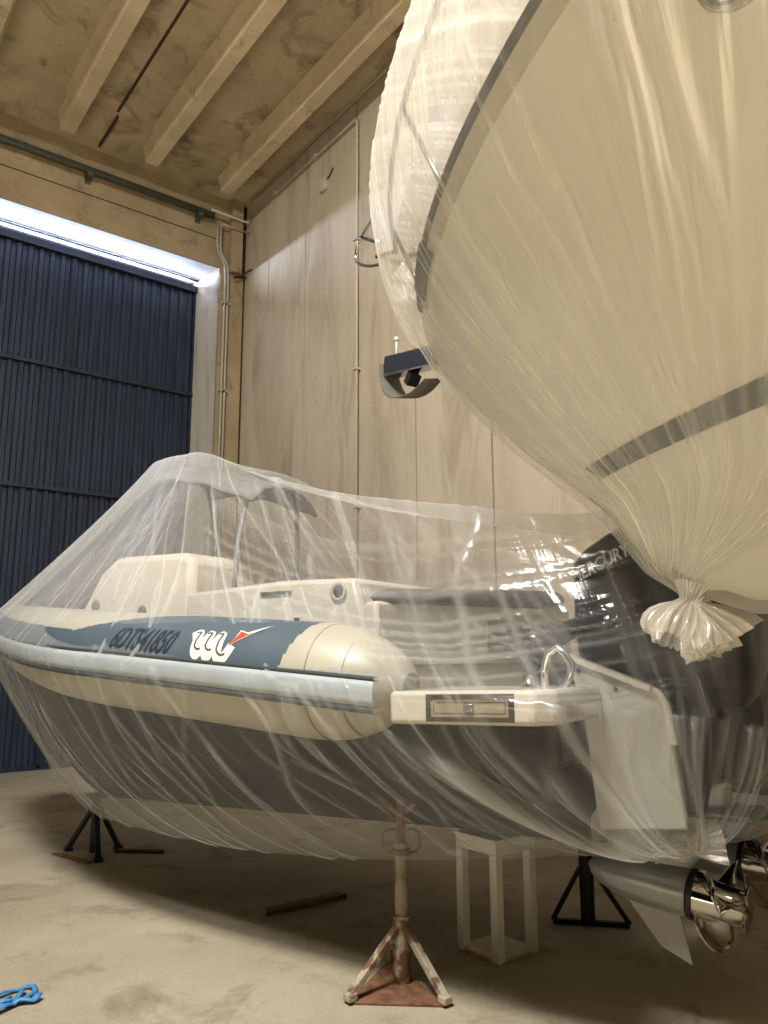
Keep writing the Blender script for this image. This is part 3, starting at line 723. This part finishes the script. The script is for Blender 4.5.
# bow roller
m=MB()
b0=Vector((0,0,0)); A_=ypt(1.50,0,3.10); B_=ypt(2.02,0,3.20)
for sd in (.045,-.045):
    m.bar(A_+yport*sd,B_+yport*sd+Vector((0,0,.01)),.012,.11)
m.bar(A_-Vector((0,0,.05)),B_-Vector((0,0,.05)),.09,.012); br=m.build('bow_roller',M['steel'],yacht,bevel=.004)
m=MB(); m.lathe([(-.042,.03),(-.03,.042),(0,.028),(.03,.042),(.042,.03)],ypt(1.98,0,3.19),yport,18); m.build('roller_wheel',M['blackpl'],br,smooth=True)
m=MB(); m.bar(ypt(1.75,.0,3.08),ypt(1.80,0,3.03),.07,.05); m.build('roller_block',M['blackpl'],br)
m=MB(); m.tube([ypt(1.90,.03,3.20),ypt(1.90,.03,3.34)],.008,8); m.lathe([(0,.014),(.02,.014),(.022,.002)],ypt(1.90,.03,3.33),(0,0,1),10); m.build('roller_pin',M['gel'],br,smooth=True)
# webbing strap hanging below the roller
sp=smooth2([(2.04,3.24),(2.03,3.14),(1.97,3.03),(1.86,2.97),(1.70,2.955),(1.56,2.99)],6); m=MB(); P=[]
for i,(a,z) in enumerate(sp):
    w=.075-.03*abs(i/(len(sp)-1)-.45); P.append([ypt(a,w,z-.01),ypt(a,.0,z),ypt(a,-w,z+.012)])
m.grid(P); st=m.build('webbing_strap',M['strap'],None,smooth=True); st.modifiers.new('s','SOLIDIFY').thickness=.006
tag(st,'grey webbing strap hanging in a loop under the yacht bow roller','strap')

# ------------------------------------------------------------------ plastic wraps
def ridges(U,T,count,wmin,wmax,amin,amax,seed,span=(0,1)):
    """sum of narrow fold ridges running along T, at random U; returns height 0..~1"""
    g=np.random.default_rng(seed); H=np.zeros_like(U)
    for _ in range(count):
        c=g.uniform(-.02,1.02); w=math.exp(g.uniform(math.log(wmin),math.log(wmax))); am=g.uniform(amin,amax)
        t0=g.uniform(span[0]-.3,span[1]-.25); t1=t0+g.uniform(.3,1.0); dr=g.normal(0,.018); cu=g.normal(0,.012)
        cc=c+dr*(T-.5)+cu*np.sin(T*pi*2+g.uniform(0,6))
        env=np.clip((T-t0)/.12,0,1)*np.clip((t1-T)/.15,0,1)
        H=np.maximum(H,am*env*np.exp(-((U-cc)/w)**2))
    return H
def film_mesh(name,P,UV,RD,mat,parent):
    """P (nu,nv,3), UV (nu,nv,2), RD (nu,nv)"""
    nu,nv=P.shape[:2]; m=MB(); m.grid(P); o=m.build(name,mat,parent,smooth=True); me=o.data
    uvl=me.uv_layers.new(name='fold'); idx=np.zeros(len(me.loops),int); me.loops.foreach_get('vertex_index',idx)
    uvl.data.foreach_set('uv',UV.reshape(-1,2)[idx].reshape(-1).astype(np.float32))
    a=me.attributes.new('ridge','FLOAT','POINT'); a.data.foreach_set('value',RD.reshape(-1).astype(np.float32))
    return o
def normals(P):
    du=np.gradient(P,axis=0); dv=np.gradient(P,axis=1); n_=np.cross(du,dv); l=np.linalg.norm(n_,axis=2,keepdims=True); return n_/np.maximum(l,1e-9)
def sm(P,axis,k):
    """light smoothing along an axis keeping the ends"""
    for _ in range(k):
        Q=P.copy(); sl=[slice(None)]*3; a=list(sl);b=list(sl);c=list(sl); a[axis]=slice(0,-2); b[axis]=slice(1,-1); c[axis]=slice(2,None)
        Q[tuple(b)]=.25*P[tuple(a)]+.5*P[tuple(b)]+.25*P[tuple(c)]; P=Q
    return P

# --- wrap over the inflatable boat (boat frame)
rows=[ # u,   Lr,   Wr,   zr,   Lc,  Wc,  zc,   Lh,  Wh, zh
 (0.00,4.98,0.02,1.74,2.56,.10,2.90,3.93,.02,.50),
 (0.10,4.55,0.42,1.73,2.54,.22,2.90,3.40,.16,.42),
 (0.20,3.85,0.76,1.67,2.50,.30,2.90,2.75,.46,.44),
 (0.30,3.05,1.02,1.595,2.42,.33,2.90,2.10,.70,.49),
 (0.45,2.00,1.225,1.50,2.15,.36,2.89,1.00,.75,.50),
 (0.58,1.00,1.245,1.42,1.86,.40,2.85,.10,.75,.575),
 (0.68,.20,1.25,1.37,1.42,.40,2.66,-.52,.72,.665),
 (0.76,-.30,1.25,1.345,.72,.44,2.44,-.90,.66,.71),
 (0.84,-.90,1.235,1.32,-.10,.52,2.26,-1.10,.58,.72),
 (0.90,-1.15,.88,1.28,-.75,.60,2.13,-1.15,.50,.72),
 (0.95,-1.35,.72,1.25,-1.15,.58,2.15,-1.18,.45,.73),
 (1.00,-1.54,.62,1.22,-1.52,.45,2.05,-1.20,.41,.74)]
A_=np.array(rows); NU=680
un=np.linspace(0,1,NU); T_=crom(A_[:,0],A_[:,1:],un)
nl,nu_,nc=70,90,18
def half():
    tl=np.linspace(1,0,nl)[None,:,None]  # hem -> rail
    rail=T_[:,None,0:3]; crest=T_[:,None,3:6]; hem=T_[:,None,6:9]
    low=np.empty((NU,nl,3)); t=tl[...,0]
    eL=np.interp(un,[0,.15,.4],[.92,1.02,1.25])[:,None]; eZ=np.interp(un,[0,.2,.45],[1.0,1.15,1.45])[:,None]
    low[...,0]=rail[...,0]+(hem[...,0]-rail[...,0])*t**eL
    low[...,2]=rail[...,2]+(hem[...,2]-rail[...,2])*(1-(1-t)**eZ)
    low[...,1]=rail[...,1]+(hem[...,1]-rail[...,1])*t**1.35
    tu=np.linspace(0,1,nu_)[None,1:]
    up=np.empty((NU,nu_-1,3))
    for k in range(3): up[...,k]=rail[...,k]+(crest[...,k]-rail[...,k])*tu
    sg=np.interp(un,[0,.2,.5,.68,.8,.9,1],[.0,.02,.03,.10,.14,.03,.0])[:,None]
    up[...,2]-=sg*np.sin(pi*tu)**1.0; up[...,1]-=sg*.35*np.sin(pi*tu)
    return low,up
low,up=half()
tc=np.linspace(0,1,nc)[1:-1]
top=np.empty((NU,nc-2,3)); cr=T_[:,3:6]
top[...,0]=cr[:,None,0]; top[...,1]=cr[:,None,1]*(1-2*tc)[None]; top[...,2]=cr[:,None,2]-(np.interp(un,[0,.5,.62,.85,1],[0,.005,.05,.05,0])[:,None])*np.sin(pi*tc)[None]
mir=lambda Q: Q[:,::-1]*np.array([1,-1,1])
P=np.concatenate([low,up,top,mir(up),mir(low)],axis=1)
# along-fold coordinate and across-fold coordinate
nv=P.shape[1]
UU=np.repeat(un[:,None],nv,1); VV=np.repeat(np.linspace(0,1,nv)[None],NU,0)
kl=nl; ku=nl+nu_-1
# longitudinal sag folds in the aft upper half
Tl=np.linspace(0,1,nl)[None]*np.ones((NU,1)); Tu=np.linspace(0,1,nu_-1)[None]*np.ones((NU,1))
Ul=np.repeat(un[:,None],nl,1); Uu=np.repeat(un[:,None],nu_-1,1)
H_low=ridges(Ul,Tl,150,.0019,.0045,.15,.75,11)
H_up=ridges(Uu,Tu,130,.0018,.0036,.2,.95,12)
H_up=np.maximum(H_up,np.interp(Uu,[0,.1,.45,.6],[.60,.72,.60,.0])*np.interp(Tu,[0,.3,1],[.35,.8,1.0]))
swoop=ridges(Tu+.22*np.sin(pi*np.clip((Uu-.52)/.4,0,1)),Uu,38,.004,.011,.15,.7,13,(.45,1.0))*np.clip((Uu-.50)/.15,0,1)*np.clip((1.02-Uu)/.1,0,1)
H_up=np.maximum(H_up*np.clip(1.25-np.clip((Uu-.55)/.25,0,1)*.75,0,1),swoop)
# one heavy rope-like fold sweeping down to the knot
rope_c=.735+.05*(1-Tl)**1.2; heavy=np.exp(-((Ul-rope_c)/.013)**2)*np.clip((.78-Tl)/.12,0,1); H_low=np.maximum(H_low,1.7*heavy)
gk=np.random.default_rng(31)
for _ in range(22):
    c=gk.uniform(.83,.985); H_low=np.maximum(H_low,gk.uniform(.4,1.0)*np.exp(-((Ul-c-.01*np.sin(3*Tl+c*90))/gk.uniform(.0022,.005))**2)); H_up=np.maximum(H_up,gk.uniform(.12,.45)*np.exp(-((Uu-c-.01*np.sin(2*Tu+c*90))/gk.uniform(.0022,.004))**2)*np.clip((.8-Tu)/.3,0,1))
H=np.zeros((NU,nv)); H[:,:kl]=H_low; H[:,kl:ku]=H_up; H[:,ku:ku+nc-2]=H_up[:,-1:]*.5; H[:,ku+nc-2:]=np.concatenate([H_up[:,::-1],H_low[:,::-1]],1)
P=sm(P,1,4)
nn=normals(P); cen=np.array([1.2,0,1.5]); sgn=np.sign(((P-cen)*nn).sum(2,keepdims=True)); nn=nn*np.where(sgn==0,1,sgn)
amp=np.full((NU,nv),.016); P=P+nn*(np.clip(H-.3*(H<.45)*0,0,2)*amp)[...,None]
# gather the open stern end to the knot
ring=P[-1]; kp=np.array([-1.22,.0,.80]); ex=[]
for i in range(1,15):
    q=i/14; tgt=kp+np.array([0,1,0])*np.clip(ring[:,1:2],-.42,.42)*.55
    e=ring+(tgt-ring)*np.array([q**3,q**1.4,q])[None]; e[:,0]-=.10*math.sin(pi*q)
    ex.append(e)
ex=np.array(ex); P=np.concatenate([P,ex],0); H=np.concatenate([H,np.repeat(H[-1:],14,0)*.35],0)
UU=np.concatenate([UU,1+np.repeat(np.linspace(.01,.1,14)[:,None],nv,1)],0); VV=np.concatenate([VV,np.repeat(VV[-1:],14,0)],0)
wrap=empty('plastic_wrap',BO,TH); tag(wrap,'clear plastic wrap draped over the grey inflatable boat and knotted by the propellers','plastic sheet')
film_mesh('draped_sheet',P,np.stack([UU,VV*3],2),H,M['film'],wrap)
def tuft(name,prof,origin,axis,parent,mat,nfl=19,depth=.35,seed=3,n=150):
    g=np.random.default_rng(seed); ph=g.uniform(0,6,6); fr=g.integers(5,24,6); am=g.uniform(.3,1,6); am/=am.sum()
    def fl(t,a,r): return r*(1+depth*min(1,t*1.6)*sum(am[i]*math.sin(fr[i]*a+ph[i]+t*1.2) for i in range(6))*1.6)
    m=MB(); m.lathe(prof,origin,axis,n,flute=fl); o=m.build(name,mat,parent,smooth=True); me=o.data
    k=len(prof); uvl=me.uv_layers.new(name='fold'); idx=np.zeros(len(me.loops),int); me.loops.foreach_get('vertex_index',idx)
    uv=np.stack([(idx%n)/n,(idx//n)/k*.6],1); uvl.data.foreach_set('uv',uv.reshape(-1).astype(np.float32))
    at=me.attributes.new('ridge','FLOAT','POINT'); vi=np.arange(n*k); at.data.foreach_set('value',(.5+.5*np.sin((vi%n)/n*2*pi*nfl)).astype(np.float32)*np.where(vi//n<k*.5,1,.7))
    return o
tuft('knot',[(-.09,.055),(-.05,.035),(-.02,.03),(0,.045),(.02,.052),(.045,.04),(.06,.028),(.09,.04),(.13,.06),(.18,.075)],(-1.08,.50,.73),(-.75,-.30,.10),wrap,M['filmk'],13,.25,5)
# --- wrap over the yacht (world frame)
nu2,nt=860,120
uq=np.linspace(0,1,nu2); sd=5.0*uq**1.6; tq=np.linspace(0,1,nt)
UU,TT=np.meshgrid(uq,tq,indexing='ij'); SD=np.repeat(sd[:,None],nt,1)
Z=3.90+(1.70-3.90)*TT
DR=(np.interp(3.90,FZ,FY)-np.interp(Z,FZ,FY))*np.clip(1-TT*.35,0,1)
S=np.where(SD>0,SD*SD/np.maximum(SD+DR,1e-6),0)*(1-TT**2.6)
st_=np.interp(Z,FZ,FY); AL=(st_-1.485)/math.cos(YH)-S+.02
HB=np.interp(Z,BZ,BB)*(1-np.exp(-.65*np.maximum(S,0)))+.02*np.clip(S*8,0,1)
# film stretches straight between rail (3.9) and strake, and hangs slightly off the hull lower down
HB+=.03*np.clip(S*3,0,1)*np.sin(np.clip((TT-.38)/.62,0,1)*pi)*(1-TT**4)
H=ridges(UU**.9,TT,110,.0022,.005,.2,.8,21)
Hk=ridges(UU,TT,60,.003,.010,.5,1.3,22,(.55,1.15))*np.clip((TT-.55)/.3,0,1); H=np.maximum(H,Hk)
front=np.clip((.42-TT)/.12,0,1); Hf=ridges(UU,TT,150,.0028,.006,.4,1.0,23,(-.3,.3))*front; H=np.maximum(H,np.maximum(Hf,.20*front))
Z=Z-.06*np.clip(S/1.2,0,1)*TT**5
HB=HB+np.maximum(H-.20*front,0)*(.016-.004*front)*np.clip(S*6,0,1)*(1-TT**6)
yd=np.array(ydir); yp_=np.array(yport); ya=np.array(YA)
port=ya+AL[...,None]*yd+HB[...,None]*yp_+Z[...,None]*np.array([0,0,1.]); star=ya+AL[...,None]*yd-HB[...,None]*yp_+Z[...,None]*np.array([0,0,1.])
# roof of the wrap: from the rail line in to the centre
tr_=np.linspace(0,1,16)[1:]
roof=lambda Q,sg: np.stack([ya+AL[:,:1]*yd+(HB[:,:1]*(1-q))*yp_*sg+(Z[:,:1]+.45*math.sin(q*pi/2)*np.clip(SD[:,:1]/1.5,0,1))*np.array([0,0,1.]) for q in tr_[::-1]],1)
port=np.concatenate([roof(port,1),port],1); star=np.concatenate([roof(star,-1),star],1)
full=np.concatenate([port[::-1],star[1:]],0)
Hh=np.concatenate([np.repeat(H[:,:1],15,1),H],1); Hfull=np.concatenate([Hh[::-1],Hh[1:]],0)
u1=np.concatenate([-uq[::-1],uq[1:]]); nvv=full.shape[1]
UVy=np.stack(np.meshgrid(u1,np.linspace(0,1,nvv)*3,indexing='ij'),2)
yw=empty('plastic_wrap',(0,0,0)); tag(yw,'clear plastic wrap around the big yacht bow, gathered into a knot beneath','plastic sheet')
film_mesh('hull_sheet',full,UVy,Hfull,M['filmy'],yw)
kc=ypt(.0,0,1.675)
lf=Vector((-.79,.61,0)); tw=Vector((-.61,-.79,0))
tuft('knot',[(-.05,.075),(-.02,.045),(.0,.034),(.02,.045),(.05,.075),(.08,.092),(.11,.10),(.14,.098),(.16,.085)],kc,Vector((0,0,-1))+lf*.55+tw*.1,yw,M['filmk'],31,.40,9,260)
tuft('knot_tail',[(-.0,.03),(.04,.05),(.08,.075),(.12,.09),(.15,.10),(.17,.105)],kc,Vector((0,0,-1))-lf*.55+tw*.15,yw,M['filmk'],23,.5,12,260)
tuft('knot_tail',[(-.0,.02),(.05,.035),(.10,.055),(.15,.065),(.185,.068)],kc,Vector((0,0,-1))-lf*.12+tw*.35,yw,M['filmk'],15,.5,17,200)
# ------------------------------------------------------------------ stands and floor things
# rusty white jack stand
jx,jy=2.452,3.046
js=empty('jack_stand',(jx,jy,0)); tag(js,'rusty white jack stand with triangular base, nearest under the inflatable boat','jack stand')
va=Vector((2.133-jx,3.034-jy,.012)); vb=Vector((2.459-jx,2.74-jy,.012)); vc=Vector((.13,.26,.012))
m=MB(); tri=[(va.x,va.y),(vb.x,vb.y),(vc.x,vc.y)]; m.prism(tri,(0,0,.006),(1,0,0),(0,1,0),(0,0,1),.012); m.build('base_plate',M['rust'],js,bevel=.003)
for q in (va,vb,vc):
    m=MB(); d=Vector((q.x,q.y,0)).normalized(); m.bar(d*.03+Vector((0,0,.25)),Vector((q.x,q.y,.03))*.96,.035,.035); m.box((q.x*.94-.025,q.y*.94-.025,.012),(q.x*.94+.025,q.y*.94+.025,.045)); m.build('leg',M['chip'],js,bevel=.006)
m=MB(); m.lathe([(.012,.03),(.05,.042),(.28,.042),(.30,.036)],(0,0,0),(0,0,1),20); m.build('socket_tube',M['chip'],js,smooth='auto')
m=MB(); m.tube([(0,0,.2),(.0,0,.62)],.031,18); m.build('post',M['postpaint'],js,smooth='auto')
m=MB(); m.tube([(0,0,.60),(0,0,.84)],.022,14); m.build('screw',M['rust'],js,smooth='auto')
cr_=Vector((.79,-.61,0))
m=MB(); m.lathe([(.565,.034),(.568,.045),(.592,.045),(.595,.034)],(0,0,0),(0,0,1),18); col_=m.build('collar',M['rust'],js,smooth='auto')
for sg in (1,-1):
    m=MB(); m.tube([cr_*.035*sg+Vector((0,0,.575)),cr_*.075*sg+Vector((0,0,.58)),cr_*.09*sg+Vector((0,0,.60)),cr_*.088*sg+Vector((0,0,.66)),cr_*.06*sg+Vector((0,0,.68)),cr_*.03*sg+Vector((0,0,.68))],.006,8); m.build('handle',M['rust'],col_,smooth=True)
for sg in (1,-1):
    m=MB(); m.bar((0,0,.74),cr_*.16*sg+Vector((0,0,.875)),.03,.02); m.build('cradle_arm',M['rust'],js)
m=MB(); m.bar(cr_*-.0+Vector((0,0,.74)),Vector((0,0,.90)),.03,.03); m.build('cradle_post',M['chip'],js)
# dark blue tripod under the bow
bx,by=2.09,6.36
bs=empty('tripod_stand',(bx,by,0)); tag(bs,'dark blue tripod stand under the bow of the inflatable boat','boat stand')
m=MB(); m.tube([(0,0,.02),(0,0,.44)],.032,14); m.build('post',M['bluepaint'],bs,smooth='auto')
m=MB(); m.box((-.07,-.07,.42),(.07,.07,.448)); m.build('head_plate',M['bluepaint'],bs,bevel=.004)
for q in ((1.974-bx,6.606-by),(2.052-bx,6.125-by),(2.303-bx,6.423-by)):
    d=Vector((q[0],q[1],0)).normalized(); m=MB(); m.bar(d*.03+Vector((0,0,.34)),(q[0],q[1],.025),.04,.03); m.box((q[0]-.03,q[1]-.03,0),(q[0]+.03,q[1]+.03,.03)); m.build('leg',M['bluepaint'],bs,bevel=.004)
# far dark stand
fx,fy=3.78,3.02
fs=empty('tripod_stand',(fx,fy,0)); tag(fs,'dark steel stand in the shade behind the white pedestal','boat stand')
m=MB(); m.tube([(0,0,.02),(0,0,.82)],.04,14); m.build('post',M['darksteel'],fs,smooth='auto')
m=MB(); m.box((-.08,-.08,.80),(.08,.08,.83)); m.build('head_plate',M['darksteel'],fs,bevel=.004)
for q in ((3.655-fx,3.17-fy),(3.921-fx,2.847-fy),(4.02-fx,3.2-fy)):
    m=MB(); d=Vector((q[0],q[1],0)).normalized(); m.bar(d*.035+Vector((0,0,.30)),(q[0],q[1],.02),.03,.025); m.build('leg',M['darksteel'],fs)
m=MB(); m.bar((3.655-fx,3.17-fy,.015),(3.921-fx,2.847-fy,.015),.03,.025); m.build('base_bar',M['darksteel'],fs)
# white square pedestal
px,py=3.112,3.075
pd=empty('keel_pedestal',(px,py,0)); tag(pd,'white timber pedestal with square legs under the boat, right of the rusty jack','pedestal')
h=.147
for sx,sy in ((-1,1),(-1,-1),(1,-1),(1,1)):
    m=MB(); cx,cy=sx*(h-.024),sy*(h-.024); m.box((cx-.024,cy-.024,0),(cx+.024,cy+.024,.50)); m.build('leg',M['whitepaint'],pd,bevel=.003)
m=MB(); m.box((-h+.004,-h+.004,0.0),(h-.004,h-.004,.018)); m.build('base_board',M['plywood'],pd,bevel=.002)
m=MB(); m.box((-h,-h,.50),(h,h,.575)); m.build('top_board',M['whitepaint'],pd,bevel=.004)
# scraps of timber
def board(name,c,L,w,t,ang,label,group=None):
    m=MB(); k=7
    P=[(-L/2,-w/2),(L/2,-w/2*.9),(L/2-.02,w/2),(-L/2+.03,w/2*.85)]
    m.prism(P,(0,0,t/2),(1,0,0),(0,1,0),(0,0,1),t); o=m.build(name,M['wood'],None,bevel=.003); o.location=c; o.rotation_euler=(0,0,ang); tag(o,label,'board'); return o
a1=Vector((2.437,4.306,0)); a2=Vector((2.98,4.286,0))
board('timber_offcut',(a1+a2)/2,.56,.07,.03,math.atan2(-.02,.54),'brown timber offcut lying on the floor left of the rusty jack stand')
board('timber_plank',(2.40,6.20,0),.40,.045,.025,math.atan2(-.22,.23),'thin brown plank lying right of the dark blue tripod')
board('plywood_scrap',(1.93,6.34,0),.50,.06,.012,math.atan2(-.47,.12),'flat board edge lying left of the dark blue tripod feet')
# blue strap tangle
def ribb(pts,w,z0):
    pts=smooth2(pts,6); P=[]
    for i,p in enumerate(pts):
        q=pts[min(i+1,len(pts)-1)]; o=pts[max(i-1,0)]; d=Vector((q[0]-o[0],q[1]-o[1],0)).normalized(); nn=Vector((-d.y,d.x,0))
        z=z0+.012*abs(math.sin(i*.35)); P.append([Vector((p[0],p[1],z))+nn*w/2,Vector((p[0],p[1],z+.006)),Vector((p[0],p[1],z))-nn*w/2])
    return P
m=MB()
m.grid(ribb([(.90,4.02),(.98,4.06),(1.08,4.07),(1.09,4.0),(1.02,3.93),(.96,3.96),(.99,4.02)],.022,.004))
m.grid(ribb([(.86,3.86),(.95,3.90),(1.0,3.92),(1.06,3.90),(1.09,3.93)],.034,.010))
m.grid(ribb([(.88,3.95),(.96,3.93),(1.02,3.97),(1.05,4.04)],.02,.014))
rp=m.build('strap_tangle',M['rope'],None,smooth=True); rp.modifiers.new('s','SOLIDIFY').thickness=.004
tag(rp,'tangle of light blue strap on the concrete floor at lower left','strap')

# ------------------------------------------------------------------ light
def area(name,loc,target,sx,sy,power,col):
    l=bpy.data.lights.new(name,'AREA'); l.shape='RECTANGLE'; l.size=sx; l.size_y=sy; l.energy=power; l.color=col
    o=bpy.data.objects.new(name,l); COL.objects.link(o); o.location=loc
    o.rotation_euler=(Vector(target)-Vector(loc)).to_track_quat('-Z','Y').to_euler(); return o
area('roof_light',(-1.5,1.6,8.25),(.6,2.6,0),2.2,1.2,1250,(1,.97,.91))
l=bpy.data.lights.new('bounce_fill_spot','SPOT'); l.energy=36000; l.spot_size=math.radians(62); l.spot_blend=.3; l.shadow_soft_size=.3; l.color=(1,.97,.92)  # added fill: spot on unseen floor, bounces up to ceiling and yacht hull
o=bpy.data.objects.new('bounce_fill_spot',l); COL.objects.link(o); o.location=(-5.5,-.5,8.2)
o.rotation_euler=(Vector((-5.2,.2,0))-o.location).to_track_quat('-Z','Y').to_euler()
area('daylight_over_door',(1.2,11.30,7.46),(1.2,10.3,7.62),7,.06,330,(.62,.72,1.0))
area('sky_beyond_door',(0,20,9),(0,11,7),14,8,900,(.72,.82,1.0))
w=bpy.data.worlds.new('hall_ambient'); SC.world=w; w.use_nodes=True
w.node_tree.nodes['Background'].inputs[0].default_value=(1,.92,.80,1); w.node_tree.nodes['Background'].inputs[1].default_value=.004
SC.view_settings.view_transform='Standard'; SC.view_settings.look='None'; SC.view_settings.gamma=1; SC.view_settings.exposure=.06
SC.view_settings.use_curve_mapping=False
SC.cycles.transparent_max_bounces=32; SC.cycles.max_bounces=8; SC.cycles.sample_clamp_indirect=0
